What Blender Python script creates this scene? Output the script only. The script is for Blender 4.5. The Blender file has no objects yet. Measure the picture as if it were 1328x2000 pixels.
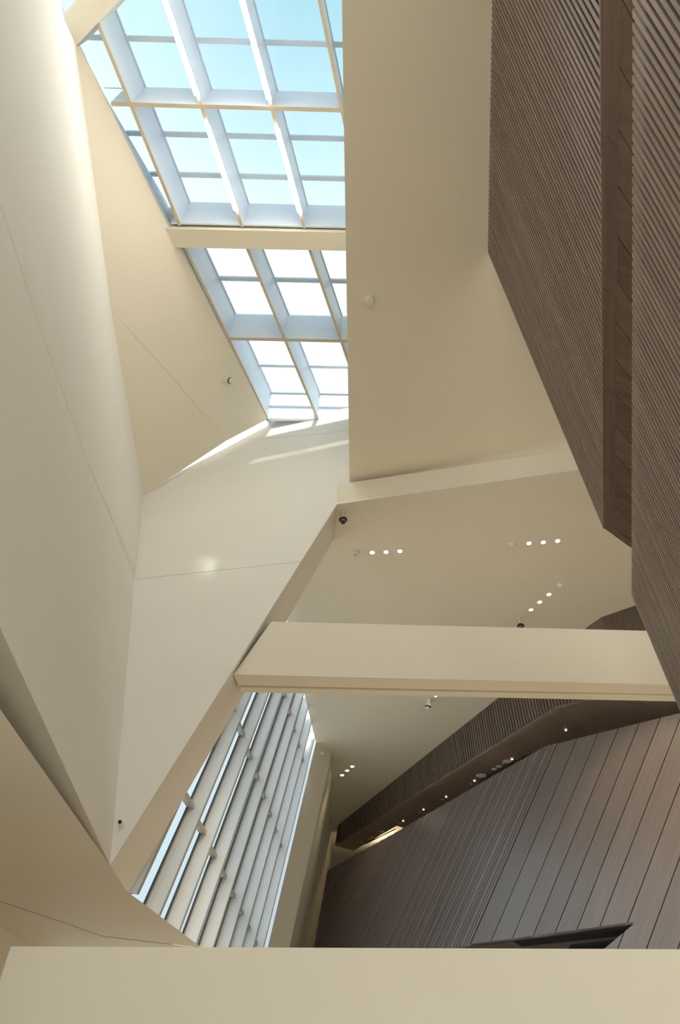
import bpy, bmesh, math, random
from mathutils import Vector as V, Matrix
random.seed(7)
sc = bpy.context.scene

# ------------------------------------------------------------------ camera, sky, sun, exposure
EYE = V((0, 0, 1.6))
F = 1252.0                      # focal length for the 1328 x 2000 frame
C45 = math.sqrt(0.5)
cd = bpy.data.cameras.new('camera')
cam = bpy.data.objects.new('camera', cd)
sc.collection.objects.link(cam)
cam.location = EYE
cam.rotation_euler = (math.radians(135), 0, 0)
cd.sensor_fit = 'VERTICAL'
cd.sensor_height = 36
cd.lens = F / 2000 * 36
cd.clip_start = 0.05
sc.camera = cam

w = bpy.data.worlds.new('sky')
sc.world = w
w.use_nodes = True
nt = w.node_tree
bg = nt.nodes['Background']
tc = nt.nodes.new('ShaderNodeTexCoord')
sx = nt.nodes.new('ShaderNodeSeparateXYZ')
ar = nt.nodes.new('ShaderNodeMath'); ar.operation = 'ARCSINE'
dv = nt.nodes.new('ShaderNodeMath'); dv.operation = 'DIVIDE'; dv.inputs[1].default_value = math.pi / 2
rp = nt.nodes.new('ShaderNodeValToRGB')
el = rp.color_ramp.elements
el[0].position = 0.0; el[0].color = (0.60, 0.76, 0.86, 1)
el[1].position = 1.0; el[1].color = (0.39, 0.66, 0.78, 1)
for p, c in ((0.15, (0.72, 0.86, 0.94, 1)), (0.45, (0.96, 1.03, 1.06, 1)), (0.735, (0.98, 1.05, 1.08, 1)), (0.82, (0.66, 0.88, 0.97, 1)), (0.92, (0.47, 0.74, 0.85, 1))):
    e = el.new(p); e.color = c
nt.links.new(tc.outputs['Generated'], sx.inputs[0])
nt.links.new(sx.outputs['Z'], ar.inputs[0])
nt.links.new(ar.outputs[0], dv.inputs[0])
nt.links.new(dv.outputs[0], rp.inputs[0])
nt.links.new(rp.outputs[0], bg.inputs['Color'])
bg.inputs['Strength'].default_value = 0.88

sd = bpy.data.lights.new('sun', 'SUN')
sun = bpy.data.objects.new('sun', sd)
sc.collection.objects.link(sun)
sd.energy = 5.0
sd.angle = math.radians(3)
sd.color = (1.0, 0.93, 0.80)
sun.rotation_euler = V((0.26, 1.0, -0.75)).to_track_quat('-Z', 'Y').to_euler()
sun['label'] = 'sun'

sc.view_settings.view_transform = 'Standard'
sc.view_settings.look = 'None'
sc.view_settings.gamma = 1
sc.view_settings.use_curve_mapping = False
sc.view_settings.exposure = 0.42

# ------------------------------------------------------------------ helpers
# All building points are metres, measured from the eye point (0, 0, 1.6): x right, y ahead, z up.
def ray(u, v):
    a = (u - 664) / F; b = (1000 - v) / F
    return V((a, C45 * (1 - b), C45 * (1 + b)))
def hit(u, v, n, k):            # survey point: sight line meets the plane n.p = k
    d = ray(u, v)
    return d * (k / n.dot(d))
def hz(u, v, z):
    return hit(u, v, V((0, 0, 1)), z)

def link(name, me, mat, parent=None, **kw):
    o = bpy.data.objects.new(name, me)
    sc.collection.objects.link(o)
    if mat is not None and not me.materials:
        me.materials.append(mat)
    if parent is not None:
        o.parent = parent
    for k, v in kw.items():
        o[k] = v
    return o
def from_bm(name, bm, mat, parent=None, smooth=False, **kw):
    bmesh.ops.recalc_face_normals(bm, faces=bm.faces)
    me = bpy.data.meshes.new(name)
    bm.to_mesh(me); bm.free()
    if smooth:
        for p in me.polygons: p.use_smooth = True
    return link(name, me, mat, parent, **kw)
def empty(name, loc=(0, 0, 0), **kw):
    o = bpy.data.objects.new(name, None)
    sc.collection.objects.link(o)
    o.location = loc
    o.empty_display_size = 0.2
    for k, v in kw.items(): o[k] = v
    return o
def structure(name, label, cat='architecture'):
    return empty(name, kind='structure', label=label, category=cat)

def add_prism(bm, pts, off, eye=True):
    e = EYE if eye else V((0, 0, 0))
    a = [bm.verts.new(V(p) + e) for p in pts]
    b = [bm.verts.new(V(p) + V(off) + e) for p in pts]
    n = len(pts)
    fs = [bm.faces.new(a), bm.faces.new(b[::-1])]
    for i in range(n):
        bm.faces.new((a[i], b[i], b[(i + 1) % n], a[(i + 1) % n]))
    return fs
def prism(name, pts, off, mat, parent=None, **kw):
    bm = bmesh.new()
    fs = add_prism(bm, pts, off)
    if len(pts) > 4:
        bm.normal_update(); bmesh.ops.triangulate(bm, faces=fs)
    return from_bm(name, bm, mat, parent, **kw)
def add_bar(bm, p, q, wdir, ww, ddir, dd, eye=True):
    """box from p to q; p-q is the middle of its face, ww wide along wdir, dd deep along ddir"""
    wv = V(wdir).normalized() * (ww / 2); dvv = V(ddir).normalized() * dd
    p = V(p); q = V(q)
    add_prism(bm, [p - wv, p + wv, q + wv, q - wv], dvv, eye)
def bar(name, p, q, wdir, ww, ddir, dd, mat, parent=None, **kw):
    bm = bmesh.new(); add_bar(bm, p, q, wdir, ww, ddir, dd)
    return from_bm(name, bm, mat, parent, **kw)
def add_lathe(bm, prof, n=20):
    rings = []
    for r, z in prof:
        if r < 1e-6: rings.append([bm.verts.new((0, 0, z))])
        else: rings.append([bm.verts.new((r * math.cos(2 * math.pi * i / n), r * math.sin(2 * math.pi * i / n), z)) for i in range(n)])
    for A, B in zip(rings, rings[1:]):
        for i in range(n):
            j = (i + 1) % n
            if len(A) == 1 and len(B) == 1: continue
            if len(A) == 1: bm.faces.new((A[0], B[j], B[i]))
            elif len(B) == 1: bm.faces.new((A[i], A[j], B[0]))
            else: bm.faces.new((A[i], A[j], B[j], B[i]))
def lathe(name, prof, mat, parent, n=20, smooth=True, mtx=None, **kw):
    bm = bmesh.new(); add_lathe(bm, prof, n)
    if mtx is not None: bmesh.ops.transform(bm, matrix=mtx, verts=bm.verts)
    o = from_bm(name, bm, mat, parent, **kw)
    if smooth:
        me = o.data
        for p in me.polygons: p.use_smooth = True
        me.set_sharp_from_angle(angle=math.radians(40))
    return o
def copy_tree(o, parent=None):
    c = o.copy(); sc.collection.objects.link(c)
    if parent is not None: c.parent = parent
    for ch in list(o.children): copy_tree(ch, c)
    return c

# ------------------------------------------------------------------ materials
def new_mat(name):
    m = bpy.data.materials.new(name); m.use_nodes = True
    return m, m.node_tree, m.node_tree.nodes['Principled BSDF']
def plaster(name, col, bump=0.12, rough=0.75, var=0.03):
    m, t, b = new_mat(name)
    co = t.nodes.new('ShaderNodeTexCoord')
    n1 = t.nodes.new('ShaderNodeTexNoise'); n1.inputs['Scale'].default_value = 1.1; n1.inputs['Detail'].default_value = 6
    n2 = t.nodes.new('ShaderNodeTexNoise'); n2.inputs['Scale'].default_value = 95; n2.inputs['Detail'].default_value = 3
    mx = t.nodes.new('ShaderNodeMix'); mx.data_type = 'RGBA'
    mx.inputs[6].default_value = (*[c * (1 - var) for c in col], 1); mx.inputs[7].default_value = (*[min(1, c * (1 + var)) for c in col], 1)
    bp = t.nodes.new('ShaderNodeBump'); bp.inputs['Strength'].default_value = bump; bp.inputs['Distance'].default_value = 0.004
    t.links.new(co.outputs['Object'], n1.inputs['Vector']); t.links.new(co.outputs['Object'], n2.inputs['Vector'])
    t.links.new(n1.outputs['Fac'], mx.inputs[0]); t.links.new(mx.outputs[2], b.inputs['Base Color'])
    t.links.new(n2.outputs['Fac'], bp.inputs['Height']); t.links.new(bp.outputs[0], b.inputs['Normal'])
    b.inputs['Roughness'].default_value = rough
    return m
def wood(name, dark, light, rough=0.42, axis=(1, 1, 1), spec=0.5, scale=1.0):
    """grain stretched along the direction `axis`"""
    m, t, b = new_mat(name)
    co = t.nodes.new('ShaderNodeTexCoord')
    mp = t.nodes.new('ShaderNodeMapping')
    q = V(axis).normalized().rotation_difference(V((0, 0, 1)))
    mp.inputs['Rotation'].default_value = q.to_euler()
    m2 = t.nodes.new('ShaderNodeMapping'); m2.inputs['Scale'].default_value = (28 * scale, 28 * scale, 0.9 * scale)
    n1 = t.nodes.new('ShaderNodeTexNoise'); n1.inputs['Scale'].default_value = 1.0; n1.inputs['Detail'].default_value = 5; n1.inputs['Roughness'].default_value = 0.65
    oi = t.nodes.new('ShaderNodeObjectInfo')
    rp = t.nodes.new('ShaderNodeValToRGB')
    rp.color_ramp.elements[0].position = 0.30; rp.color_ramp.elements[0].color = (*dark, 1)
    rp.color_ramp.elements[1].position = 0.72; rp.color_ramp.elements[1].color = (*light, 1)
    hs = t.nodes.new('ShaderNodeHueSaturation')
    mr = t.nodes.new('ShaderNodeMapRange'); mr.inputs[3].default_value = 0.86; mr.inputs[4].default_value = 1.14
    t.links.new(co.outputs['Object'], mp.inputs['Vector']); t.links.new(mp.outputs[0], m2.inputs['Vector'])
    t.links.new(m2.outputs[0], n1.inputs['Vector']); t.links.new(n1.outputs['Fac'], rp.inputs[0])
    t.links.new(oi.outputs['Random'], mr.inputs[0]); t.links.new(mr.outputs[0], hs.inputs['Value'])
    t.links.new(rp.outputs[0], hs.inputs['Color']); t.links.new(hs.outputs[0], b.inputs['Base Color'])
    bp = t.nodes.new('ShaderNodeBump'); bp.inputs['Strength'].default_value = 0.15; bp.inputs['Distance'].default_value = 0.003
    t.links.new(n1.outputs['Fac'], bp.inputs['Height']); t.links.new(bp.outputs[0], b.inputs['Normal'])
    b.inputs['Roughness'].default_value = rough
    b.inputs['Specular IOR Level'].default_value = spec
    return m
def plain(name, col, rough=0.5, metal=0.0, noise=0.04):
    m, t, b = new_mat(name)
    n1 = t.nodes.new('ShaderNodeTexNoise'); n1.inputs['Scale'].default_value = 14
    mx = t.nodes.new('ShaderNodeMix'); mx.data_type = 'RGBA'
    mx.inputs[6].default_value = (*[c * (1 - noise) for c in col], 1); mx.inputs[7].default_value = (*[min(1, c * (1 + noise)) for c in col], 1)
    t.links.new(n1.outputs['Fac'], mx.inputs[0]); t.links.new(mx.outputs[2], b.inputs['Base Color'])
    b.inputs['Roughness'].default_value = rough; b.inputs['Metallic'].default_value = metal
    return m
def emit(name, col, strength):
    m = bpy.data.materials.new(name); m.use_nodes = True
    t = m.node_tree; t.nodes.clear()
    e = t.nodes.new('ShaderNodeEmission'); o = t.nodes.new('ShaderNodeOutputMaterial')
    e.inputs[0].default_value = (*col, 1); e.inputs[1].default_value = strength
    t.links.new(e.outputs[0], o.inputs[0])
    return m
def glass(name, tint):
    m = bpy.data.materials.new(name); m.use_nodes = True
    t = m.node_tree; t.nodes.clear()
    tr = t.nodes.new('ShaderNodeBsdfTransparent'); tr.inputs[0].default_value = (*tint, 1)
    gl = t.nodes.new('ShaderNodeBsdfGlossy'); gl.inputs['Roughness'].default_value = 0.03
    lw = t.nodes.new('ShaderNodeLayerWeight'); lw.inputs[0].default_value = 0.5
    pw = t.nodes.new('ShaderNodeMath'); pw.operation = 'POWER'; pw.inputs[1].default_value = 4
    fr = t.nodes.new('ShaderNodeMath'); fr.operation = 'MULTIPLY_ADD'; fr.inputs[1].default_value = 0.45; fr.inputs[2].default_value = 0.02
    t.links.new(lw.outputs['Facing'], pw.inputs[0]); t.links.new(pw.outputs[0], fr.inputs[0])
    mx = t.nodes.new('ShaderNodeMixShader'); o = t.nodes.new('ShaderNodeOutputMaterial')
    t.links.new(fr.outputs[0], mx.inputs[0]); t.links.new(tr.outputs[0], mx.inputs[1]); t.links.new(gl.outputs[0], mx.inputs[2])
    t.links.new(mx.outputs[0], o.inputs[0])
    return m

CREAM = plaster('cream_plaster', (0.80, 0.74, 0.615))
WHITE = plaster('white_plaster', (0.83, 0.80, 0.735))
FLANGE = plain('warm_grey_metal', (0.60, 0.50, 0.36), 0.5)
JOINT = plain('dark_joint', (0.30, 0.27, 0.21), 0.9)  # dark tone of the soffit joint and the beam groove
METAL = plain('white_coated_metal', (0.70, 0.77, 0.85), 0.4)
FIN = plain('pale_grey_metal', (0.80, 0.83, 0.88), 0.5)
GREYM = plain('grey_metal', (0.42, 0.43, 0.42), 0.5)
DARKF = plain('dark_gasket', (0.05, 0.06, 0.07), 0.5)
GLASS = glass('clear_glass', (0.95, 0.985, 0.99))
SLAT = wood('slat_wood', (0.22, 0.165, 0.13), (0.31, 0.24, 0.198), 0.45, (0.226, 0.371, -0.90))
PANELW = wood('panel_wood', (0.118, 0.096, 0.094), (0.172, 0.140, 0.135), 0.31, (0.484, -0.421, 0.768), 0.9)
BOXW = wood('box_wood', (0.11, 0.08, 0.065), (0.175, 0.13, 0.105), 0.42, (0.3, -0.3, 0.9))
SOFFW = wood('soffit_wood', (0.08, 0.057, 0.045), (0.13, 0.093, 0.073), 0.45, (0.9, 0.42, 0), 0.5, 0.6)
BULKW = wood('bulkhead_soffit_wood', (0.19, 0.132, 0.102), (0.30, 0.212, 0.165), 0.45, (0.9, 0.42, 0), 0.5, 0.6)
BOARDW = wood('board_wood', (0.07, 0.049, 0.040), (0.12, 0.085, 0.068), 0.45, (0.29, 0.957, 0))
BACKW = plain('dark_backing', (0.008, 0.007, 0.006), 0.8)
BLACK = plain('black_plastic', (0.015, 0.015, 0.017), 0.3)
BLACKG = plain('black_screen', (0.012, 0.013, 0.014), 0.25)
PLASTIC = plain('white_plastic', (0.78, 0.76, 0.70), 0.4)
FLOOR = plaster('stone_floor', (0.62, 0.545, 0.435), 0.05, 0.4, 0.08)
GROUND = plain('outdoor_paving', (0.62, 0.62, 0.62), 0.9)
LED = emit('led_strip', (1.0, 0.95, 0.86), 52)
DOWN = emit('downlight_lens', (1.0, 0.86, 0.62), 14)
DIM = emit('dim_lens', (1.0, 0.85, 0.65), 0.55)
SPOTW = emit('small_lens', (1.0, 0.92, 0.85), 5)

# ------------------------------------------------------------------ main planes
LEAN = math.radians(16)                            # the front wall leans: its foot is nearer than its head
NH = V((0.1976, 0.9803, 0.0))
NC = V((NH.x * math.cos(LEAN), NH.y * math.cos(LEAN), -math.sin(LEAN)))
HC = V((0.9803, -0.1976, 0.0))                     # along it, to the right
ZB = 9.0
KC = NC.dot(hz(658, 985, ZB))
def onC(u, v): return hit(u, v, NC, KC)
def C_at(x, z): return V((x, (KC - NC.x * x - NC.z * z) / NC.y, z))
ZA = onC(683, 949).z; KA = ZA / 9.5                # upper flat ceiling
ZS = onC(600, 822).z; KS = ZS / 11.9; ZG = 12.95 * KS   # skylight: underside of its beams, and its panes
tip = onC(215, 1690); ZF = tip.z                   # low soffit
foldF = onC(280, 968)
pD = hz(523, 818, ZS)
ND = (hz(155, 88, ZS) - pD).cross(foldF - pD).normalized()
if ND.z < 0: ND = -ND
KD = ND.dot(pD)
def onD(u, v): return hit(u, v, ND, KD)
NE = (onD(149, 90) - foldF).cross(tip - foldF).normalized()
if NE.x < 0: NE = -NE
KE = NE.dot(foldF)

def onE(u, v): return hit(u, v, NE, KE)

# ------------------------------------------------------------------ ground, floor
fl = prism('floor', [(-4.8, -14, -1.6), (14, -14, -1.6), (14, 33, -1.6), (-4.8, 33, -1.6)], (0, 0, -0.3), FLOOR, kind='structure', label='pale stone floor of the hall', category='floor')
gr = prism('ground', [(-120, -120, -1.95), (120, -120, -1.95), (120, 120, -1.95), (-120, 120, -1.95)], (0, 0, -0.2), GROUND, kind='structure', label='grey paving outside the building', category='ground')

# ------------------------------------------------------------------ front wall (white facet with the diagonal opening)
wf = structure('wall_front', 'white folded plaster wall with a diagonal lower edge under the skylight', 'wall')
cornerC = onC(658, 985); cornerC.z = ZB
c440 = onC(440, 862); c523 = onC(523, 817); cj = onC(640, 846)
jl = onC(263, 1131); jr = onC(586, 1097)
jr = cornerC.lerp(tip, (cornerC.z - jr.z) / (cornerC.z - tip.z))
xr = 8.0
zt = c523.z
zj = cj.z
body = [tip, cornerC, C_at(xr, ZB), C_at(xr, ZG + .4), C_at(c523.x, ZG + .4), c523, c440, foldF]
lift = V((0, 0, .02))
GV = V((-.057, 1.03, 0))                            # depth of the opening's reveal
back = [p + GV * 0.02 for p in body]
back[1] = back[1] + V((-.01, 0, .02)); back[2] = back[2] + lift
prism('wall_body', back, GV * .98, WHITE, wf)
G = 0.008
dz = V((0, 0, -G))
def plate(name, pts, mat=WHITE, parent=wf):
    return prism(name, pts, GV * 0.019, mat, parent)
plate('panel', [c440, c523, C_at(c523.x, ZG + .4), C_at(xr, ZG + .4), C_at(xr, zj + 0.2), cj])
plate('panel', [c440 + dz, cj + dz, C_at(xr, zj + 0.2) + dz, C_at(xr, ZB), cornerC, jr, jl, foldF])
plate('panel', [jl + dz, jr + dz + V((-0.004, 0, 0)), tip])

# ------------------------------------------------------------------ left wall (tall folded facet) and its underside
wl = structure('wall_left', 'tall pale plaster wall leaning over the hall, curving away to a soffit', 'wall')
f217 = onD(217, 607); f149 = onD(149, 90)
f125 = onE(126, 40)
e1 = onE(117, 0); e0 = onE(85, -130)
bl = onE(0, 1225)
bdir = (tip - bl).normalized()
bfar = bl - bdir * 7.0
jA = [onE(263, 1112), onE(170, 900), onE(75, 630), onE(0, 395), onE(-160, 60), onE(-330, -260)]
outE = V((-.35, -.02, .06))
rightE = [tip, jl, foldF, f217, f149, f125, e1, e0] 
topE = onE(30, -330)
def sheet(name, pts, mat, parent, off):
    return prism(name, pts, off, mat, parent)
nrm_in = NE * 0.008
sheet('panel', [jl, foldF, f217, f149, f125, e1, e0, topE, jA[5], jA[4], jA[3], jA[2], jA[1], jA[0]], WHITE, wl, outE)
dj = V((0, 0, -0.006))
sheet('panel', [tip, jl + dj, jA[0] + dj, jA[1] + dj, jA[2] + dj, jA[3] + dj, jA[4] + dj, jA[5] + dj, bfar, bl], WHITE, wl, outE)
sheet('joint_backing', [jl + outE * .05, foldF + outE * .05, f217 + outE * .05, topE + outE * .05, jA[5] + outE * .05, bfar + outE * .05, bl + outE * .05, tip + outE * .05], WHITE, wl, outE * .8)
# turned-in bottom edge
fn = hz(0, 1385, ZF); fnd = (tip - fn).normalized(); fnfar = fn - fnd * 7.0
tu = V((-.8, 1.5, .45)); tn = V((-.01, .01, .03))
prism('turned_edge', [bl, tip, fn + tu], tn, WHITE, wl)
prism('turned_edge', [bfar, bl, fn + tu, fnfar + tu], tn, WHITE, wl)

# low soffit to the left of the opening
so = structure('ceiling', 'low beige soffit below the leaning wall, with one dark joint', 'ceiling')
tF = V((tip.x, tip.y, ZF))
gB = hz(247, 1740, ZF); gC = hz(390, 1848, ZF); gD = hz(420, 1870, ZF)
jF = [hz(-40, 1748, ZF), hz(0, 1760, ZF), hz(120, 1800, ZF), hz(200, 1828, ZF), hz(380, 1849, ZF)]
up = V((-.05, 0, 0.03))
prism('panel', [fnfar, fn, tF, gB, gC, jF[4], jF[3], jF[2], jF[1], jF[0], V((-4.45, 7.0, ZF)), V((-4.45, -4, ZF)), V((-3, -4, ZF))], up, CREAM, so)
dF = V((0, 0.045, 0))
prism('panel', [p + dF for p in (jF[0], jF[1], jF[2], jF[3], jF[4], gC, gD)] + [V((-1.95, 11.5, ZF)), V((-4.45, 11.5, ZF)), V((-4.45, 7.0, ZF)) + dF], up, CREAM, so)
prism('joint_backing', [V((-4.4, 6, ZF + .025)), jF[1] + V((0, -.4, .025)), jF[3] + V((0, -.4, .025)), jF[4] + V((-.3, -.2, .025)), V((-2.3, 11.4, ZF + .025)), V((-4.4, 11.4, ZF + .025))], (0, 0, .05), JOINT, so)
prism('wall_left.002', [(-4.5, -4, ZF + .04), (-4.5, 8, ZF + .04), (-4.5, 8, 8), (-4.5, -4, 8)], (-0.2, 0, 0), CREAM, kind='structure', label='unseen outer wall added to keep sky light out above the low soffit', category='wall')  # added out of view, stops sky light leaking onto the turned edge
prism('wall_left.001', [(-4.45, 2, ZF), (-4.45, 11.5, ZF), (-4.45, 11.5, -1.6), (-4.45, 2, -1.6)], (-0.3, 0, 0), CREAM, kind='structure', label='cream wall below the low soffit beyond the near beam', category='wall')

# ------------------------------------------------------------------ sloping soffit beside the skylight
sl = structure('ceiling.001', 'bright cream sloping soffit between the leaning wall and the skylight', 'ceiling')
d523 = onD(524, 818); d330 = onD(331, 446); d155 = onD(155, 89)
d440 = onD(440, 862)
dfar = onD(118, 12)
NDup = ND * 0.3
jD = [f217, onD(262, 655), onD(330, 729), onD(390, 800), d440]
prism('panel', [f149, f217, jD[1], jD[2], jD[3], d440, d523, d330, d155], NDup, CREAM, sl)
dq = V((-0.004, 0.003, 0))
prism('panel', [f217, foldF, d440] + [p + dq for p in jD[3:0:-1]], NDup, CREAM, sl)
prism('joint_backing', [f217 + ND * .02, foldF + ND * .02, d440 + ND * .02, d330 + ND * .02], ND * .1, CREAM, sl)

# ------------------------------------------------------------------ upper ceiling slab A with the coved edge
ca = structure('ceiling.002', 'large flat cream ceiling beside the skylight, coved into the wall below', 'ceiling')
aL = hz(683, 949, ZA); aB = hz(668, 0, ZA)
adir = (aL - aB).normalized()
aFar = aB - adir * 7
def cove_r(x): return 0.015 + max(0, (x - aL.x)) / 4.2 * 0.30
xs = [aL.x + i * 0.85 for i in range(10)]
front = [C_at(x, ZA) - NH * cove_r(x) for x in xs]
bm = bmesh.new()
low = [aFar] + front + [V((8, front[-1].y, ZA)), V((8, -10, ZA))]
lean = V((0.45, 0, 0))
topv = []
for i, p in enumerate(low):
    q = V(p) + V((0, 0, ZG + .05 - ZA))
    if i in (0, 1): q += lean
    topv.append(q)
va = [bm.verts.new(V(p) + EYE) for p in low]; vb = [bm.verts.new(V(p) + EYE) for p in topv]
n = len(low)
f1 = bm.faces.new(va); f2 = bm.faces.new(vb[::-1])
for i in range(n): bm.faces.new((va[i], vb[i], vb[(i + 1) % n], va[(i + 1) % n]))
bm.normal_update(); bmesh.ops.triangulate(bm, faces=[f1, f2])
from_bm('ceiling_slab', bm, CREAM, ca)
bm = bmesh.new()
rows = []
for x in xs:
    r = cove_r(x); row = []
    cen = C_at(x, ZA - r) - NH * r
    for j in range(9):
        a = math.pi / 2 * j / 8
        row.append(bm.verts.new(cen + NH * (r * math.sin(a)) + V((0, 0, r * math.cos(a))) + EYE))
    rows.append(row)
for A, B in zip(rows, rows[1:]):
    for j in range(8): bm.faces.new((A[j], B[j], B[j + 1], A[j + 1]))
from_bm('cove', bm, CREAM, ca, smooth=True)

# ------------------------------------------------------------------ lower ceiling B
W0n = V((0.991, -0.075, -0.109)).normalized(); hW = V((0.0757, 0.9971, 0)).normalized()
oW = V((-1.242, 12.566, 9.0)); mW = V((0.13, 0.40, 0.908)).normalized()
W0k = W0n.dot(oW)
w9 = oW - hW * 3.2
J1 = hz(617, 1450, ZB); J2 = hz(648, 1470, ZB)
p0 = C_at(-0.9, ZB) + NC * 1.03
cb = prism('ceiling.003', [C_at(xr, ZB) + GV * .02, cornerC + V((.012, 0, 0)) + GV * .02, cornerC + V((.012, 0, 0)) + GV, V((-1.5, cornerC.y + 1.03, ZB)), J1, J2 + V((-.4, .6, 0)), V((-1.2, 33, ZB)), V((13, 33, ZB)), V((13, 6, ZB))], (0, 0, 0.6), CREAM, kind='structure', label='lower cream ceiling with recessed downlights beyond the front wall', category='ceiling')

# ------------------------------------------------------------------ beams across the hall
b2y = 9.16
def on_y(u, v, y): return hit(u, v, V((0, 1, 0)), y)
# middle beam: face from the opening's edge to the slatted wall
n2 = NC; k2 = KC + 0.10
tl = hit(530, 1214, n2, k2); bl2 = hit(456, 1317, n2, k2)
tr = on_y(1290, 1232.6, tl.y + .2); br = on_y(1345, 1338, bl2.y + .2)
mb = structure('beam', 'cream plaster beam spanning the opening at mid height, with a groove along its lower lip', 'beam')
g1 = bl2 + V((0.02, 0.30, 0.0)); g1r = br + V((0.0, 0.22, 0.0))
back2 = V((0, 0.55, 0))
bm = bmesh.new()
def quad_solid(bm, q, r):
    a = [bm.verts.new(V(p) + EYE) for p in q]; b = [bm.verts.new(V(p) + EYE) for p in r]
    bm.faces.new(a); bm.faces.new(b[::-1])
    for i in range(len(a)): bm.faces.new((a[i], b[i], b[(i + 1) % len(a)], a[(i + 1) % len(a)]))
ext = (tr - tl); exb = (br - bl2)
quad_solid(bm, [tl, tl + ext * 1.25, bl2 + exb * 1.25, bl2], [tl + V((0, .34, 0)), tl + ext * 1.25 + V((0, .34, 0)), bl2 + exb * 1.25 + V((0, .26, 0)), bl2 + V((0.03, .30, 0))])
from_bm('beam_body', bm, CREAM, mb)
bm = bmesh.new()
a0 = bl2 + V((0.05, 0.36, 0.0)); a1 = bl2 + exb * 1.25 + V((0, .30, 0))
quad_solid(bm, [a0, a1, a1 + V((0, .16, 0)), a0 + V((.02, .13, 0))], [a0 + V((0, 0, .5)), a1 + V((0, 0, .5)), a1 + V((0, .16, .5)), a0 + V((.02, .13, .5))])
from_bm('lower_lip', bm, CREAM, mb)
bm = bmesh.new()
quad_solid(bm, [a0 + V((.02, -.1, .03)), a1 + V((0, -.1, .03)), a1 + V((0, .05, .03)), a0 + V((.02, .05, .03))], [a0 + V((.02, -.1, .3)), a1 + V((0, -.1, .3)), a1 + V((0, .05, .3)), a0 + V((.02, .05, .3))])
from_bm('groove', bm, JOINT, mb)

# near beam along the bottom of the view
nb = structure('beam.001', 'broad cream plaster beam nearest the viewer, running the whole width', 'beam')
yb = 5.6
hb_l = on_y(21, 1848.5, yb); hb_r = on_y(1328, 1854, yb)
e = (hb_r - hb_l)
p1 = hb_l; p2 = hb_l + e * 1.25; p3 = p2 + V((0, 0, -1.25)); p4 = hb_l + V((-0.02, 0, -1.25))
prism('beam_body', [p1, p2, p3, p4], (0, 0.6, 0), CREAM, nb)

# ------------------------------------------------------------------ skylight: window_2
sk = structure('window_2', 'large skylight of white rafters and purlins with clear panes, seen from below', 'skylight')
def zs(u, v): return hz(u, v, ZS)
# rafters run in two fields either side of the cross beam
r1a = V((0.233, 0.972, 0)).normalized(); r2a = V((0.298, 0.955, 0)).normalized()
yB0, yB1 = 4.585 * KS, 4.985 * KS
pdir = V((1, 0.024, 0)).normalized()
def rx1(i, y):   # x of rafter i in the back field
    return (-2.912 + 1.131 * i) * KS + (y - 4.57 * KS) * r1a.x / r1a.y
def rx2(i, y):
    return (-2.875 + 1.160 * i) * KS + (y - 5.01 * KS) * (r2a.x / r2a.y)
RW = 0.052
DP = ZG - ZS
upz = V((0, 0, 1))
def skew(x, y): return y + (x + 1.5) * 0.024
for i in range(-2, 4):
    y0 = -3.0; y1 = yB0
    bar('rafter', V((rx1(i, y0), skew(rx1(i, y0), y0), ZS)), V((rx1(i, y1), skew(rx1(i, y1), y1), ZS)), pdir, RW, upz, DP, METAL, sk)
    bar('rafter_flange', V((rx1(i, y0), skew(rx1(i, y0), y0), ZS - .012)), V((rx1(i, y1), skew(rx1(i, y1), y1), ZS - .012)), pdir, RW + .008, upz, .03, FLANGE, sk)
def dline_x(y):  # edge of the sloping soffit
    return -3.96 * KS + (y - 1.87 * KS) * (2.306 / 7.01)
for i in range(0, 4):
    y0 = yB1; y1 = 8.87 * KS
    bar('rafter', V((rx2(i, y0), skew(rx2(i, y0), y0), ZS)), V((rx2(i, y1), skew(rx2(i, y1), y1), ZS)), pdir, RW * .9, upz, DP, METAL, sk)
    bar('rafter_flange', V((rx2(i, y0), skew(rx2(i, y0), y0), ZS - .012)), V((rx2(i, y1), skew(rx2(i, y1), y1), ZS - .012)), pdir, RW + .006, upz, .03, FLANGE, sk)
gt = [hz(u, v, ZG) for u, v in ((158, 95), (190, 165), (326, 398), (401, 540), (437.5, 602), (502, 711))]
gt = [gt[0] + (gt[0] - gt[1]) * 3] + gt + [hz(523, 765, ZG) + V((.05, .25, 0))]
def gx(y):       # foot of the panes along the sloping soffit
    for a, b in zip(gt, gt[1:]):
        if y <= b.y: return a.x + (b.x - a.x) * (y - a.y) / (b.y - a.y)
    return gt[-1].x
for a, b in zip(gt, gt[1:]):
    A = V((dline_x(a.y), a.y, ZS)); B = V((dline_x(b.y), b.y, ZS))
    bm = bmesh.new(); quad_solid(bm, [A, B, b + V((0, 0, .05)), a + V((0, 0, .05))], [A + V((-.05, .02, 0)), B + V((-.05, .02, 0)), b + V((-.05, .02, .05)), a + V((-.05, .02, .05))])
    from_bm('upstand', bm, METAL, sk)
xL = lambda y: dline_x(y) + 0.02
XR = 0.85
def cross(name, y, zb, zt2, th, mat, xl=None, xr2=XR):
    a = xL(y) if xl is None else xl
    return bar(name, V((a, skew(a, y), zb)), V((xr2, skew(xr2, y), zb)), (0, 1, 0), th, upz, zt2 - zb, mat, sk)
PUR = [(2.70 * KS, -4.8), (0.62 * KS, -5.0), (-1.45 * KS, -5.2)]
for y, xl in PUR:
    cross('purlin', y, ZS, ZG, 0.06, METAL, None if y > 2 else xl)
    cross('purlin_flange', y, ZS - .01, ZS + .02, 0.066, FLANGE, None if y > 2 else xl)
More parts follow.
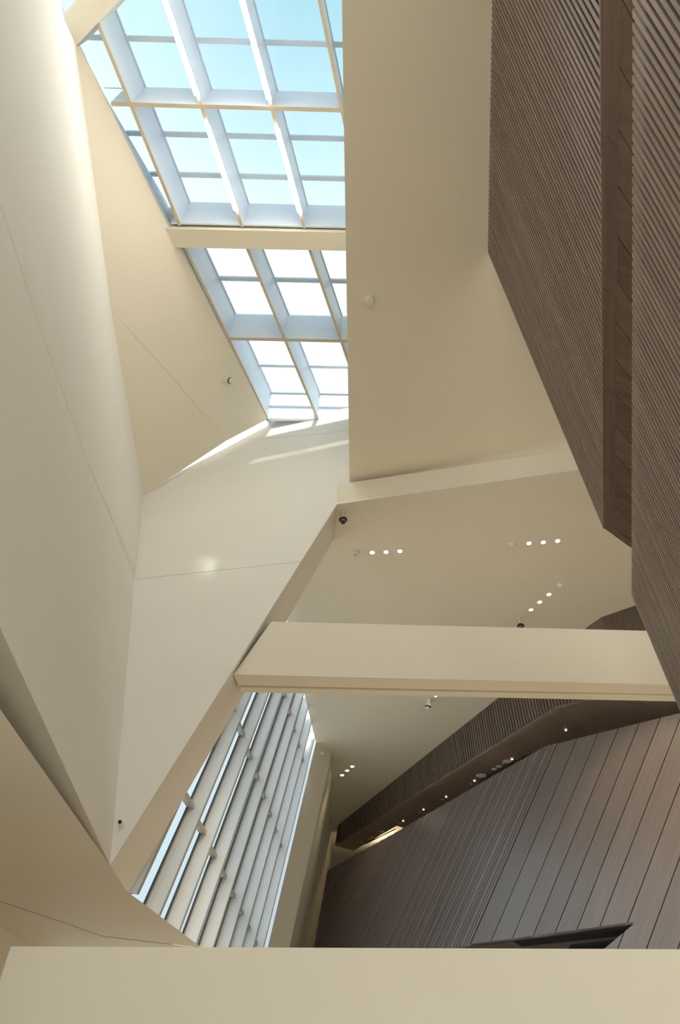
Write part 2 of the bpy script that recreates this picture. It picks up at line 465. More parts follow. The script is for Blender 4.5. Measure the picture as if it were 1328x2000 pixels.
cross('purlin', 6.86 * KS, ZS, ZG, 0.06, METAL); cross('purlin_flange', 6.86 * KS, ZS - .01, ZS + .02, 0.066, FLANGE)
cross('purlin', yB0 - .035, ZS, ZG, 0.03, METAL)
# end board over the front wall
cross('end_board', 8.90 * KS, ZS, ZG + .2, 0.08, METAL, -1.75 * KS)
# glazing bars at the panes
def ybar(v): # on the glass plane, at mid skylight
    return hz(520, v, ZG).y
GB = [(v, ybar(v)) for v in (84, 268, 346, 546, 713, 766)]
for v, y in GB:
    cross('glazing_bar', y - 0.02, ZG - 0.09, ZG, 0.085, METAL, gx(y) if y > 2 else -4.9)
for y in (-0.4 * KS, -2.4 * KS):
    cross('glazing_bar', y, ZG - 0.09, ZG, 0.085, METAL, -5.1)
# panes: between the bars of each bay
ycuts = sorted([y for _, y in GB] + [-2.9 * KS, -2.4 * KS, -1.45 * KS, -0.4 * KS, 0.62 * KS, 2.70 * KS, yB0, yB1, 6.86 * KS, 8.87 * KS])
for a, b in zip(ycuts, ycuts[1:]):
    if abs(a - yB0) < 1e-3: continue
    rx = rx1 if b <= yB0 + .01 else rx2
    edges = [i for i in range(-2, 4)]
    for i in edges:
        xa0, xa1, xb0, xb1 = rx(i, a), rx(i + 1, a), rx(i, b), rx(i + 1, b)
        if b > 1.9:
            xa0 = max(xa0, gx(a)); xb0 = max(xb0, gx(b))
        if xa1 - xa0 < .08 or xb1 - xb0 < .08: continue
        xa1 = min(xa1, XR + .2); xb1 = min(xb1, XR + .2)
        if xa1 - xa0 < .08 or xb1 - xb0 < .08: continue
        q = [V((xa0, skew(xa0, a), ZG - .02)), V((xa1, skew(xa1, a), ZG - .02)), V((xb1, skew(xb1, b), ZG - .02)), V((xb0, skew(xb0, b), ZG - .02))]
        prism('pane', q, (0, 0, 0.012), GLASS, sk)
# glazing frame along each rafter at the panes (dark gasket line)
for i in range(-2, 4):
    bar('pane_frame', V((rx1(i, -3), skew(rx1(i, -3), -3), ZG - .05)), V((rx1(i, yB0), skew(rx1(i, yB0), yB0), ZG - .05)), pdir, RW + .05, upz, .05, METAL, sk)
for i in range(0, 4):
    bar('pane_frame', V((rx2(i, yB1), skew(rx2(i, yB1), yB1), ZG - .05)), V((rx2(i, 8.87 * KS), skew(rx2(i, 8.87 * KS), 8.87 * KS), ZG - .05)), pdir, RW + .05, upz, .05, METAL, sk)
# unseen blades added over the deep beams, outside the panes, to block the sun
for y, h_, ln in ((4.80 * KS, 1.35, .363), (2.70 * KS, 1.40, .205), (0.62 * KS, 2.4, .05), (-1.45 * KS, 2.4, 0)):
    xa = gx(y) + .05 if y > 2 else -5.2
    p = V((xa, skew(xa, y), ZG + .03)); q = V((XR + .1, skew(XR, y), ZG + .03)); lv = V((0, ln, 1)) * h_
    prism('added_sun_blocker', [p, q, q + lv, p + lv], (0, .02, 0), METAL, sk)
# side upstand along the sloping soffit
# cross beam and the diagonal beam at skylight level
zc = 11.80 * KS
q0, q1 = hz(330, 447, zc), hz(676, 454, zc)
q2, q3 = hz(342, 483.5, zc), hz(678, 490, zc)
ex = 1.15
bmx = structure('beam.002', 'cream beam crossing the skylight between its two glazed fields', 'beam')
prism('beam_body', [q0 + (q0 - q1) * .1, q0 + (q1 - q0) * ex, q2 + (q3 - q2) * ex, q2 + (q2 - q3) * .1], (0, 0, 1.2), CREAM, bmx)
g0, g1_, g2_, g3_ = hz(123, 29, zc), hz(150, 88, zc), hz(232, 0, zc), hz(147, 0, zc)
dd = (g2_ - g1_); de = (g3_ - g0)
bmd = structure('beam.003', 'cream diagonal beam crossing the skylight corner above the leaning wall', 'beam')
prism('beam_body', [g1_ - dd * .15, g1_ + dd * 1.9, g1_ + dd * 1.9 + (g0 - g1_), g0 - dd * .15], (0, 0, 1.1), CREAM, bmd)

# roof to the right of and behind the skylight
prism('roof', [(XR + .1, -10, ZG + .1), (14, -10, ZG + .1), (14, 9.6, ZG + .1), (XR + .1, 10.6, ZG + .1), (-12, 10.6, ZG + .1), (-12, 9.3 * KS, ZG + .1), (XR + .1, 9.3 * KS, ZG + .1)], (0, 0, .4), CREAM, kind='structure', label='flat roof slab beside the skylight', category='roof')

prism('roof.001', [(XR + .1, -14, ZG + .1), (-12, -14, ZG + .1), (-12, -3.1 * KS, ZG + .1), (XR + .1, -3.1 * KS, ZG + .1)], (0, 0, .4), CREAM, kind='structure', label='unseen flat roof slab added behind the skylight to block the sun', category='roof')  # added out of view, keeps direct sun off the near beam
# ------------------------------------------------------------------ linear lights on the rafters
def strip(label, i, va, vb):
    def py(v): return hz(400, v, ZS - .05).y
    ya, yb_ = py(va), py(vb)
    pa = V((rx1(i, ya), skew(rx1(i, ya), ya), ZS - .055)); pb = V((rx1(i, yb_), skew(rx1(i, yb_), yb_), ZS - .055))
    o = empty('linear_light', pa + EYE, label=label, category='light', group='linear lights along the rafters')
    bm = bmesh.new(); add_bar(bm, V((0, 0, .015)), pb - pa + V((0, 0, .015)), pdir, .10, upz, .032, False)
    from_bm('housing', bm, METAL, o)
    bm = bmesh.new(); add_bar(bm, V((0, 0, 0)), pb - pa, pdir, .094, upz, .016, False)
    from_bm('diffuser', bm, LED, o)
strip('long glowing linear light on the second rafter, above the first deep purlin', 1, -45, 190)
strip('glowing linear light on the second rafter, just above the cross beam', 1, 246, 412)
strip('long glowing linear light on the third rafter, above the first deep purlin', 2, -120, 194)
strip('glowing linear light on the third rafter, just above the cross beam', 2, 250, 414)

# ------------------------------------------------------------------ slanted window with deep fins: window_1
wn = structure('window_1', 'slanted window wall with deep pale fins and narrow panes seen edge on', 'window')
def fin_pt(k, z):          # inner edge of fin k at height z
    p = oW + hW * (-0.314 + 0.925 * k)
    return p + mW * ((z - 9.0) / mW.z)
DEP = 0.24
outW = -W0n
ylim = 19.05
fins = [k for k in range(-1, 8)]
zb_ = ZF + .005
for k in fins:
    a = fin_pt(k, 9.35); b = fin_pt(k, zb_)
    bar('fin', a + outW * DEP, b + outW * DEP, hW, .045, W0n, DEP, FIN, wn)
    bar('fin_edge', a, b, hW, .05, W0n, .012, GREYM, wn)
    bar('pane_frame', a + outW * DEP - hW * .035, b + outW * DEP - hW * .035, hW, .05, W0n, .035, GREYM, wn)
    bar('gasket', a + outW * DEP - hW * .07, b + outW * DEP - hW * .07, hW, .013, W0n, .03, DARKF, wn)
zr = {0: (3.60, 9.45, -.078), 1: (5.61, 11.08, -.046), 2: (8.05, 14.4, 0.0)}
levels = []
for k in fins[:-1]:
    cuts = [9.35]
    for r in (2, 1, 0):
        z0, y0, sl_ = zr[r]
        yy = fin_pt(k, z0).y
        z = z0 + (yy - y0) * sl_
        a = fin_pt(k, z) + outW * DEP; b = fin_pt(k + 1, z) + outW * DEP
        bar('transom', a + V((0, 0, 0)), b + V((0, 0, 0)), upz, .07, W0n, .10, GREYM, wn)
        cuts.append(z)
    cuts.append(zb_)
    for zt_, zl in zip(cuts, cuts[1:]):
        q = [fin_pt(k, zt_), fin_pt(k + 1, zt_), fin_pt(k + 1, zl), fin_pt(k, zl)]
        prism('pane', [p + outW * (DEP + .01) for p in q], outW * .02, GLASS, wn)
# end return: glazed sliver against the pier
j3 = hit(523, 1850, V((0, 1, 0)), 19.1)
jd = (J1 - j3).normalized()
pier_b = J1 - jd * 9.0
lf = fin_pt(7, 9.0); 
def fp(z): return J1 + jd * ((z - 9.0) / jd.z)
prism('pane', [fin_pt(7, 9.2) + outW * DEP, fp(9.2), fp(zb_), fin_pt(7, zb_) + outW * DEP], (0, .02, 0), GLASS, wn)
# pier right of the window and far wall
pr2 = hit(565, 1850, V((0, 1, 0)), J2.y)
jd2 = (J2 - pr2).normalized()
def fp2(z): return J2 + jd2 * ((z - 9.0) / jd2.z)
bm = bmesh.new()
quad_solid(bm, [fp(9.05), fp2(9.05), fp2(-1.6), fp(-1.6)], [V((p.x - .15, 32.5, p.z)) for p in (fp(9.05), fp2(9.05), fp2(-1.6), fp(-1.6))])
from_bm('wall_pier', bm, CREAM, None, kind='structure', label='slim cream pier leaning beside the slanted window', category='wall')
prism('wall_back', [(fp(9.1).x - .1, 32, 9.1), (14, 32, 9.1), (14, 32, -1.6), (fp(-1.6).x - .1, 32, -1.6)], (0, .4, 0), CREAM, kind='structure', label='cream end wall behind the dark timber walls', category='wall')
prism('wall_rear_sunblock', [(-12, -14, ZG + .5), (14, -14, ZG + .5), (14, -14, 10.6), (-12, -14, 10.6)], (0, -.3, 0), CREAM, kind='structure', label='unseen upper rear wall added to keep the sun off the near beam', category='wall')  # added behind the camera, its height set to cut off the sun
prism('floor.001', [(-4.4, -4, -1.58), (-1.4, -4, -1.58), (-1.4, 11, -1.58), (-4.4, 11, -1.58)], (0, 0, -.01), plain('dimming_floor', (.075, .065, .055), .5), kind='structure', label='unseen dark floor added to dim the low soffit', category='floor')  # added out of view so less light bounces up to the soffit
prism('wall_right.002', [(13, -12, 9.1), (13, 33, 9.1), (13, 33, -1.6), (13, -12, -1.6)], (.4, 0, 0), CREAM, kind='structure', label='outer wall behind the slatted timber walls', category='wall')

# ------------------------------------------------------------------ slatted timber walls on the right
def slat_wall(name, label, T0, Td, tp, B0, Bd, bp, N, ext=0.0):
    st = structure(name, label, 'wall')
    s0 = (B0 - T0).normalized()
    n_in = Td.cross(s0).normalized()
    if n_in.x > 0: n_in = -n_in
    bm = bmesh.new()
    for k in range(N):
        T = T0 - Td * (tp * k); B = B0 - Bd * (bp * k)
        s = (B - T).normalized()
        B = B + s * ext
        wv = 0.58
        bm2 = bmesh.new()
        hd = Td.normalized()
        e_ = hd * (tp * wv / 2); e2 = Bd.normalized() * (bp * wv / 2)
        a = [T - e_, T + e_, B + e2, B - e2]
        dpt = -n_in * 0.026
        quad_solid(bm2, [p + n_in * 0.0 for p in a], [p + dpt for p in a])
        o = from_bm('slat', bm2, SLAT, st)
    # dark backing board, following the slats
    bk = -n_in * 0.024; bm = bmesh.new()
    for d in (bk, bk * 2):
        vv = [(bm.verts.new(T0 - Td * (tp * k) + d + s0 * .15 + EYE), bm.verts.new(B0 - Bd * (bp * k) + d - s0 * .13 + EYE)) for k in range(0, N, 3)]
        for a, b in zip(vv, vv[1:]): bm.faces.new((a[0], b[0], b[1], a[1]))
    from_bm('backing', bm, BACKW, st)
    return st
T1 = V((2.20, 4.0, 9.5)) * KA; B1 = V((3.222, 5.684, 5.41)) * KA
slat_wall('wall_right', 'upper timber wall of slanting grey brown slats beside the cream ceiling', T1, V((0.145, 0.989, 0)), .0615 * KA, B1, V((0.282, 0.959, 0)), .0735 * KA, 112)
T2 = V((3.42, 6.0, 4.64)) * KA; B2 = V((3.93, 6.84, 2.6)) * KA
slat_wall('wall_right.001', 'lower timber wall of slanting slats below the dark timber soffit', T2, V((0.305, 0.952, 0)), .067 * KA, B2, V((0.29, 0.957, 0)), .0645 * KA, 112)
# timber soffit in the gap between the two walls
sf = structure('ceiling.004', 'dark timber soffit in the gap between the two slatted walls', 'ceiling')
sd0 = V((0.282, 0.959, 0)); fe = V((0.46, 0.37, 0)).normalized()
Bk = B1 - sd0 * 8
zz = V((0, 0, 0.02))
L8 = 0.0; segs = [0, .95, 2.2, 3.3, 4.6, 8.0]
wd = fe * (.13 / max(.2, fe.dot(V((0.959, -0.282, 0)))))
for a, b in zip(segs, segs[1:]):
    p = B1 - sd0 * (a + .002); q = B1 - sd0 * (b - .002)
    prism('board', [p, p + wd, q + wd, q], (0, 0, .03), BOARDW, sf)
fw = fe * 4.0
nrm = V((0.959, -0.282, 0))
y = 0.0; k = 0
while y < 8:
    st_ = 0.42
    p = B1 - sd0 * (y + .12 + .004) + wd; q = B1 - sd0 * (y + .12 + st_ - .004) + wd
    skewv = V((0, -.5, 0)) * 0
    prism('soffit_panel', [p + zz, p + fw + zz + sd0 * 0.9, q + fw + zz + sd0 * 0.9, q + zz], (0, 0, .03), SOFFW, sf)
    y += st_
prism('edge_board', [B1 + wd, B1 + wd + fw, B1 + wd + fw - sd0 * .12, B1 + wd - sd0 * .12], (0, 0, .05), BOARDW, sf)
prism('backing', [B1 + V((.1, -.1, .06)), B1 + fw + V((0, -.3, .06)), Bk + fw + V((0, 0, .06)), Bk + V((.05, 0, .06))], (0, 0, .1), BACKW, sf)

# ------------------------------------------------------------------ far timber wall (ribs left, broad panels right)
nL = V((-0.839, -0.473, 0.27)).normalized()     # faces the viewer
PA = hz(640, 1700, 7.0); kL = nL.dot(PA)
def onL(u, v): return hit(u, v, nL, kL)
mL = V((0.4845, -0.422, 0.767)); mL = (mL - nL * mL.dot(nL)).normalized()
hL = mL.cross(nL).normalized()
if hL.x < 0: hL = -hL
def stL(p): q = p - PA; return q.dot(hL), q.dot(mL)
def ptL(s, t): return PA + hL * s + mL * t
top = [stL(PA), stL(onL(766, 1630)), stL(onL(1064, 1458)), stL(onL(1326, 1393)), stL(onL(1420, 1370))]
edge = [stL(PA), stL(onL(613, 1850)), stL(onL(606, 1890))]
def interp(poly, s):
    for (s0, t0), (s1, t1) in zip(poly, poly[1:]):
        if s0 <= s <= s1: return t0 + (t1 - t0) * (s - s0) / (s1 - s0)
    return poly[-1][1] if s > poly[-1][0] else poly[0][1]
wt = structure('wall_back.001', 'far dark timber wall with fine ribs running into broad slanting panels', 'wall')
n1s = stL(onL(878, 1853)); n2s = stL(onL(1237, 1805)); n3s = stL(onL(1180, 1853))
def bot(s):
    if s < edge[2][0]: return interp(edge, s)
    return -9.5
s_first = stL(onL(1087.6, 1454))[0]         # first open joint
pitch = 0.085

nr = int(s_first / pitch)
for i in range(nr):
    s = pitch * (i + .5)
    t1_, t0_ = interp(top, s), bot(s)
    if s > n1s[0]:
        t0_ = max(t0_, n1s[1] + (n2s[1] - n1s[1]) * (s - n1s[0]) / (n2s[0] - n1s[0]))
    if t1_ - t0_ < .03: continue
    a = [ptL(s - pitch * .42, t1_), ptL(s + pitch * .42, t1_), ptL(s + pitch * .42, t0_), ptL(s - pitch * .42, t0_)]
    prism('slat', [p + nL * .004 * (i * 7 % 4) for p in a], -nL * .05, PANELW, wt)
# broad panels; those above the niche stop at its slanting head
def niche_t(s): return n1s[1] + (n2s[1] - n1s[1]) * (s - n1s[0]) / (n2s[0] - n1s[0])
js = [s_first] + [stL(onL(850 + x / 2.778, 1400 + yv / 2.778))[0] for x, yv in ((768, 125), (880, 97), (990, 70), (1103, 45), (1220, 10), (1325, 20))]
gap = (js[-1] - js[0]) / 6
js += [js[-1] + gap * q for q in (1, 2, 3, 4, 5, 6)]
g = .012
for a, b in zip(js, js[1:]):
    a_ = a + g; b_ = b - g
    bp_ = [s for s, t in top if a_ < s < b_]
    tops = [ptL(b_, interp(top, b_))] + [ptL(s, interp(top, s)) for s in reversed(bp_)] + [ptL(a_, interp(top, a_))]
    if b_ < n3s[0] or a_ < n2s[0]:
        if b_ <= n2s[0]:
            lowp = [ptL(a_, niche_t(a_)), ptL(b_, niche_t(b_))]
            prism('panel', tops + lowp, -nL * .05, PANELW, wt)
            if b_ > n3s[0]:      # the strip below the niche
                def t3(s): return n3s[1] + (n2s[1] - n3s[1]) * (s - n3s[0]) / (n2s[0] - n3s[0])
                sA = max(a_, n3s[0])
                prism('panel', [ptL(sA, t3(sA)), ptL(b_, t3(b_)), ptL(b_, -9.5), ptL(sA, -9.5)], -nL * .05, PANELW, wt)
        else:
            prism('panel', tops + [ptL(a_, niche_t(a_)), ptL(n2s[0], n2s[1])] + ([ptL(a_, n3s[1] + (n2s[1] - n3s[1]) * (a_ - n3s[0]) / (n2s[0] - n3s[0]))] if a_ > n3s[0] else [ptL(n3s[0], n3s[1])]) + [ptL(max(a_, n3s[0]), -9.5), ptL(b_, -9.5)], -nL * .05, PANELW, wt)
    else:
        prism('panel', tops + [ptL(a_, -9.5), ptL(b_, -9.5)], -nL * .05, PANELW, wt)
# backing behind the joints, stopping at the niche
bkp = [ptL(s, t - .02) for s, t in top] + [ptL(top[-1][0], -9.5), ptL(n2s[0] + .05, -9.5), ptL(n2s[0] + .05, n2s[1])] + [ptL(n1s[0], n1s[1] + .02)] + [ptL(s, t) for s, t in reversed(edge[1:])]
prism('backing', [p - nL * .045 for p in bkp], -nL * .25, BACKW, wt)
# niche: back, head lining, black panel
nd = 0.45
nb_ = [ptL(n1s[0] - .5, n1s[1] + .3), ptL(n2s[0] + .3, n2s[1] + .4), ptL(n2s[0] + .3, n2s[1] - 2.5), ptL(n1s[0] - .5, n1s[1] - 2.5)]
prism('niche_back', [p - nL * nd for p in nb_], -nL * .05, BOXW, wt)
prism('niche_head', [ptL(*n1s), ptL(*n2s), ptL(*n2s) - nL * nd, ptL(*n1s) - nL * nd], mL * .04, BOXW, wt)
def onLd(u, v): return hit(u, v, nL, kL - (nd - .02) * 1.0)
prism('niche_screen', [onLd(1107, 1856), onLd(1130, 1824.5), onLd(1240, 1806), onLd(1184, 1856)], -nL * .02, BLACKG, wt)

# ------------------------------------------------------------------ timber bulkhead hanging from the lower ceiling
bh = structure('wall_back.002', 'dark timber bulkhead hanging below the lower ceiling, ribbed face and flat soffit', 'wall')
nB = V((0.909, 0.4156, 0)).normalized(); kB = nB.dot(V((4.494, 16.181, 9.0)))
def onB(u, v): return hit(u, v, nB, kB)
bt = [hz(660, 1612, ZB), hz(980, 1357, ZB), hz(1148, 1224, ZB)]
bt = [onB(660, 1612), onB(980, 1357), onB(1145, 1225)]
bb = [onB(654, 1651), onB(1093, 1379), onB(1177, 1361), onB(1312, 1365)]
t4 = hz(1175, 1205, ZB); t5 = hz(1240, 1183, ZB); t6 = t5 + (t5 - t4) * 3
def hb(p): return (p - bt[0]).dot(V((0.4156, -0.909, 0)))
Lt = hb(bt[2])
bbs = [(hb(p), p.z) for p in bb] + [(hb(bb[3]) + 6, bb[3].z - 2)]
npz = 130
pt_ = Lt / npz
dB = V((0.4156, -0.909, 0))
for i in range(npz):
    s = pt_ * (i + .5)
    p = bt[0] + dB * s; zlow = interp(bbs, s)
    a = [p + dB * (pt_ * .32), p - dB * (pt_ * .32)]
    prism('slat', [V((a[0].x, a[0].y, ZB + .05)), V((a[1].x, a[1].y, ZB + .05)), V((a[1].x, a[1].y, zlow)), V((a[0].x, a[0].y, zlow))], nB * .05, BOXW, bh)
base = lambda s, z: V(((bt[0] + dB * s).x, (bt[0] + dB * s).y, z))
prism('backing', [base(0, ZB), base(Lt, ZB), base(Lt, interp(bbs, Lt))] + [base(s, z) for s, z in reversed(bbs[:3]) if s < Lt], nB * .0 + nB * .3, BOXW, bh)
for o_ in bh.children:
    if o_.name.startswith('backing'): o_.location = nB * .035
# return face beyond the bend
q4 = t4; 
prism('return_face', [bt[2] + V((0, 0, .05)), t4 + V((0, 0, .05)), V((t4.x, t4.y, 8.3)), V((bt[2].x, bt[2].y, 8.3))], nB * .2, BOXW, bh)
prism('return_face', [t4 + V((0, 0, .05)), t6 + V((0, 0, .05)), V((t6.x, t6.y, 8.0)), V((t4.x, t4.y, 8.3))], V((.1, .2, 0)), BOXW, bh)
# soffit made of boards laid across
sB = bb[0]; sE = bb[3]
back_l = hz(690, 1662, bb[0].z - .02)
offv = back_l - bb[0]
def low_edge(s): return base(s, interp(bbs, s))
s_end = bbs[3][0]
nbd = 17
cuts = [bbs[0][0] + (s_end + 4.0 - bbs[0][0]) * i / nbd for i in range(nbd + 1)]
s_notch = hb(onB(766, 1628)) + .2
for a, b in zip(cuts, cuts[1:]):
    wa = 1.0 if a < 3.0 else 4.5
    ov = offv * wa
    p, q = low_edge(a), low_edge(b)
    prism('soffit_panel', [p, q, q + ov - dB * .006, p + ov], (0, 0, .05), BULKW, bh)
for a, b in zip(bbs[:3], bbs[1:4]):
    p, q = low_edge(a[0]), low_edge(b[0])
    prism('edge_board', [p, q, q + nB * .16, p + nB * .16], (0, 0, -.012), BULKW, bh)
# end cheek
prism('end_cheek', [bb[0], bt[0], V((back_l.x, back_l.y, ZB)), back_l], (0.03, -.05, 0), BOXW, bh)

# ------------------------------------------------------------------ ceiling fittings
def spot(loc, power, ang, col=(1, .80, .52), size=.05):
    ld = bpy.data.lights.new('lamp', 'SPOT'); ld.energy = power; ld.spot_size = ang; ld.spot_blend = .8; ld.color = col; ld.shadow_soft_size = size
    o = bpy.data.objects.new('lamp', ld); sc.collection.objects.link(o); o.location = loc
    return o
def make_downlight(p, label, group, r=0.062):
    o = empty('downlight', p + EYE, label=label, category='light', group=group)
    lathe('trim_ring', [(r * .80, .010), (r * .86, -.004), (r * 1.12, -.006), (r * 1.16, .002)], PLASTIC, o, 20)
    lathe('lens', [(0, -.002), (r * .84, -.002), (r * .84, .008), (0, .008)], DOWN, o, 20)
    l = spot((0, 0, -.02), 480, math.radians(75)); l.parent = o
    return o
proto = None
dl = [(727, 1079, 'first downlight from the opening in the row of three by the black dome camera'),
      (754, 1078, 'middle downlight of the row of three by the black dome camera'),
      (781, 1076.5, 'downlight farthest from the opening in the row of three by the black dome camera'),
      (1033, 1061, 'downlight next to the round detector in the brightest row of three'),
      (1061, 1059, 'middle downlight of the brightest row of three, near the slatted wall'),
      (1089, 1056.5, 'downlight closest to the slatted wall in the brightest row of three'),
      (1037, 1191, 'downlight nearest the beam in the slanting row of three'),
      (1054, 1176, 'middle downlight of the slanting row of three above the beam'),
      (1072, 1161, 'downlight by the small detector in the slanting row of three'),
      (851, 1359, 'single downlight just under the lip of the middle beam'),
      (668, 1514, 'downlight nearest the pier in the far row of three'),
      (678, 1505, 'middle downlight in the far row of three by the pier'),
      (688, 1497, 'downlight farthest from the pier in the far row of three')]
for u, v, lab in dl:
    p = hz(u, v, ZB) + V((0, 0, -.001))
    if proto is None:
        proto = make_downlight(p, lab, 'recessed ceiling downlights', .055); o = proto
    else:
        o = copy_tree(proto); o.location = p + EYE; o['label'] = lab
    if v > 1480:
        o.scale = (1.35, 1.35, 1)
    if 1000 < u and v < 1100:
        for ch in o.children:
            if ch.type == 'LIGHT':
                ch.data = ch.data.copy(); ch.data.energy = 300
    if 1100 < v < 1300:
        for ch in o.children:
            if ch.type == 'LIGHT':
                ch.data = ch.data.copy(); ch.data.energy = 200
    if v > 1300:
        for ch in o.children:
            if ch.type == 'LIGHT':
                ch.data = ch.data.copy(); ch.data.energy = 25

def detector(p, nrm, label, r=.055, h=.045):
    o = empty('smoke_detector', p + EYE, label=label, category='detector', group='smoke detectors')
    o.rotation_euler = V(nrm).to_track_quat('Z', 'Y').to_euler()
    lathe('base', [(0, 0), (r * 1.15, 0), (r * 1.15, h * .3), (0, h * .3)], PLASTIC, o, 24)
    lathe('cover', [(r, h * .3), (r, h * .8), (r * .85, h), (0, h)], PLASTIC, o, 24)
    return o
dn = V((0, 0, -1))
detector(hz(722, 584, ZA), dn, 'white round smoke detector on the large upper ceiling', .07, .10)
detector(hz(999, 1063, ZB), dn, 'white smoke detector beside the brightest row of downlights', .05, .09)
detector(hz(1093, 1142, ZB), dn, 'white smoke detector at the end of the slanting row of downlights', .05, .09)
# square sounder
p = hz(694, 1079, ZB)
o = empty('wall_sounder', p + EYE, label='small white square sounder beside the downlights near the opening', category='sounder')
bm = bmesh.new(); bmesh.ops.create_cube(bm, size=1); bmesh.ops.scale(bm, vec=(.12, .12, .06), verts=bm.verts); bmesh.ops.translate(bm, vec=(0, 0, -.03), verts=bm.verts)
bmesh.ops.bevel(bm, geom=bm.edges[:], offset=.012, segments=2, affect='EDGES')
from_bm('housing', bm, PLASTIC, o)
lathe('grille', [(0, -.064), (.03, -.064), (.034, -.059)], GREYM, o)

def dome_camera(p, label, drop=.16, s=1.0):
    o = empty('security_camera', p + EYE, label=label, category='camera')
    lathe('stem', [(.035, 0), (.035, -.012), (.014, -.016), (.014, -drop)], PLASTIC, o, 16)
    z = -drop
    lathe('housing', [(.02, z + .01), (.06 * s, z), (.085 * s, z - .035), (.083 * s, z - .055), (.055 * s, z - .075), (.05 * s, z - .08)], BLACK, o, 24)
    lathe('collar', [(.052 * s, z - .072), (.055 * s, z - .08), (.05 * s, z - .088)], GREYM, o, 24)
    lathe('dome', [(.048 * s, z - .08), (.048 * s, z - .10), (.04 * s, z - .125), (.022 * s, z - .14), (0, z - .145)], BLACKG, o, 24)
    return o
dome_camera(hz(670, 1001, ZB), 'black dome camera on a short white stem in the corner of the opening')
dome_camera(hz(1013.5, 1208, ZB), 'black dome camera on a stem just above the middle beam', .17)

def white_camera(p, nrm, label, s=1.0):
    o = empty('security_camera', p + EYE, label=label, category='camera')
    o.rotation_euler = V(nrm).to_track_quat('Z', 'Y').to_euler()
    o.scale = (s, s, s)
    lathe('mount', [(0, 0), (.05, 0), (.05, .02), (.028, .03), (.028, .08), (0, .08)], PLASTIC, o, 20)
    lathe('housing', [(0, .07), (.04, .075), (.062, .11), (.065, .16), (.05, .20), (0, .215)], PLASTIC, o, 24)
    lathe('lens_band', [(.0655, .150), (.0665, .158), (.0665, .172), (.060, .180)], BLACK, o, 24)
    return o
white_camera(onD(440, 741), -ND, 'white camera on the bright sloping soffit near the skylight', 1.25)
white_camera(hz(838, 1367, ZB), V((-.25, .1, -1)), 'white camera hanging from the lower ceiling under the middle beam', 1.3)
# small fixture on the front wall near its tip
p = onC(238, 1612)
o = empty('wall_spotlight', p + EYE, label='tiny fixture with a dark lens near the pointed tip of the white wall', category='light')
o.rotation_euler = (-NC).to_track_quat('Z', 'Y').to_euler()
lathe('base', [(0, 0), (.03, 0), (.03, .02), (.014, .025), (.014, .07), (0, .07)], PLASTIC, o, 16)
lathe('lens', [(0, .075), (.016, .075), (.02, .06), (.02, .05)], BLACK, o, 16)
# small sensors on the pier and the far wall
NP = (J2 - J1).cross(jd).normalized()
if NP.y > 0: NP = -NP
p = hit(629, 1472, NP, NP.dot(J1))
o = empty('motion_sensor', p + EYE, label='small pale sensor at the head of the slim pier', category='sensor')
o.rotation_euler = NP.to_track_quat('Z', 'Y').to_euler()
lathe('base', [(0, 0), (.07, 0), (.07, .03), (0, .03)], PLASTIC, o, 16)
lathe('eye', [(.05, .03), (.045, .07), (0, .09)], PLASTIC, o, 16)
p = on_y(620, 1763, 32.0)
o = empty('motion_sensor', p + EYE, label='small pale sensor on the far wall beside the ribbed timber', category='sensor')
o.rotation_euler = (math.radians(90), 0, 0)
lathe('base', [(0, 0), (.09, 0), (.09, .03), (0, .03)], PLASTIC, o, 16)
lathe('eye', [(.07, .03), (.06, .09), (0, .12)], PLASTIC, o, 16)

# fittings in the timber soffit
ns = (low_edge(bbs[1][0]) - low_edge(bbs[0][0])).cross(offv).normalized()
if ns.z > 0: ns = -ns
ksf = ns.dot(bb[0])
def onS(u, v): return hit(u, v, ns, ksf) + ns * .016
def soffit_fit(name, u, v, r, mat, label, cat, group):
    p = onS(u, v)
    o = empty(name, p + EYE, label=label, category=cat, group=group)
    o.rotation_euler = ns.to_track_quat('Z', 'Y').to_euler()
    lathe('trim_ring', [(r * .8, 0), (r * .9, .008), (r * 1.1, .006), (r * 1.15, 0)], mat if mat is DIM else PLASTIC, o, 16)
    lathe('lens', [(0, .004), (r * .85, .004), (r * .85, 0), (0, 0)], mat, o, 16)
def px8(x, y): return 640 + x / 3.018, 1340 + y / 3.018
lit = [(445, 793, 'lit spot in the timber soffit, nearest its hanging end'), (565, 726, 'lit spot in the timber soffit, second from the hanging end'),
       (698, 651, 'lit spot in the timber soffit, third from the hanging end'), (865, 556, 'lit spot just before the long black slot of the timber soffit'),
       (1086, 429, 'lit spot beside the far part of the long soffit slot')]
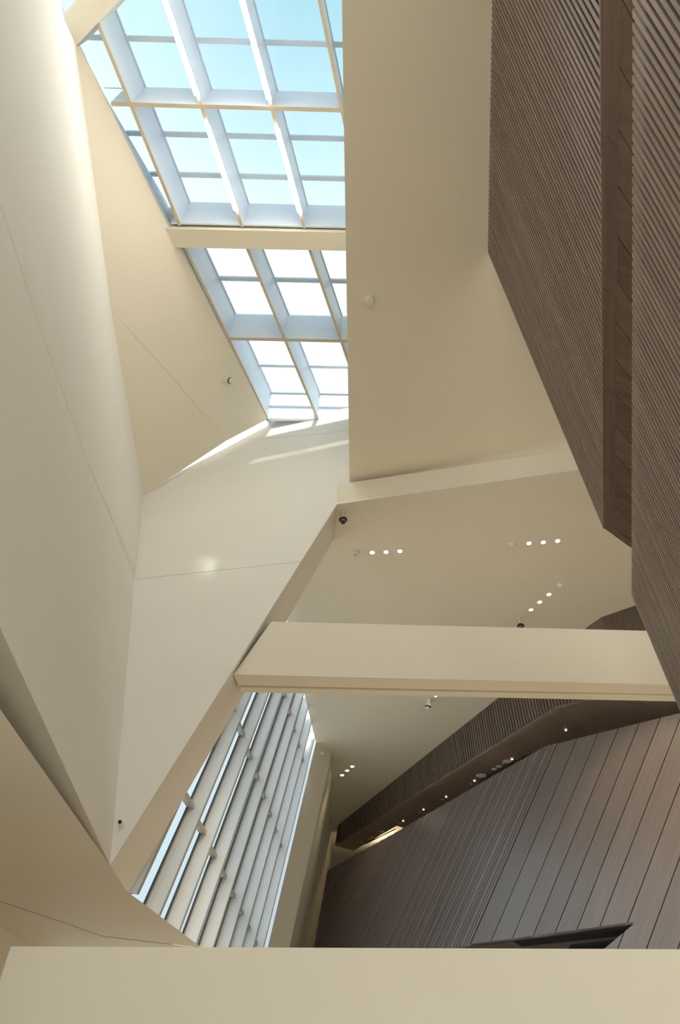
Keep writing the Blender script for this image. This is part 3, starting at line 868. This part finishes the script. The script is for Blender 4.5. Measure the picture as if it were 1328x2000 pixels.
for x, y, lab in lit:
    soffit_fit('soffit_spotlight', *px8(x, y), .032, SPOTW, lab, 'light', 'small spots in the timber soffit')
soffit_fit('soffit_spotlight', 1105, 1425, .03, SPOTW, 'lit spot where the timber soffit widens under the beam', 'light', 'small spots in the timber soffit')
soffit_fit('soffit_spotlight', 1242, 1372, .028, SPOTW, 'lit spot in the darkest end of the timber soffit', 'light', 'small spots in the timber soffit')
disc = [(246, 903, .05), (265, 894, .06), (320, 859, .085), (905, 530, .14), (979, 491, .07), (1008, 475, .075), (1057, 445, .11), (1033, 458, .035)]
dlab = ['small pale disc closest to the hanging end of the soffit', 'pale disc second from the hanging end of the soffit', 'larger pale disc above the short black slot', 'largest pale disc at the start of the long black slot',
        'pale disc after the largest one on the long slot', 'pale disc in the middle of the long slot', 'large pale disc near the far end of the long slot', 'tiny pale disc between two larger ones on the long slot']
for (x, y, r), lab in zip(disc, dlab):
    soffit_fit('soffit_disc', *px8(x, y - 5), r, PLASTIC, lab, 'speaker', 'pale discs in the timber soffit')
dims = [(424, 806), (545, 740), (676, 665), (843, 573)]
for (x, y), nm in zip(dims, ('first', 'second', 'third', 'fourth')):
    soffit_fit('soffit_nozzle', *px8(x, y), .04, GREYM, f'dim grey nozzle beside the {nm} lit spot of the timber soffit', 'sprinkler', 'dim nozzles in the timber soffit')
def slot(a, b, wdt, label):
    p, q = onS(*px8(*a)) + ns * .02, onS(*px8(*b)) + ns * .02
    o = bar('air_slot', p, q, ns.cross(q - p), wdt, ns, .006, BLACK, None, label=label, category='vent')
slot((222, 924), (400, 835), .06, 'short black slot in the timber soffit near its hanging end')
slot((892, 553), (1196, 391), .06, 'long black slot in the timber soffit')
# concealed cove lamp above the ribbed wall's end
cl = empty('cove_light', V((1.6, 27.2, 7.9)) + EYE, label='warm concealed lamp behind the top of the ribbed timber wall', category='light')
lathe('lens', [(0, 0), (.06, 0), (.06, .02), (0, .02)], DOWN, cl)
l = spot((0, 0, .05), 90, math.radians(150), (1, .80, .50), .1); l.parent = cl; l.rotation_euler = (math.pi, 0, 0)
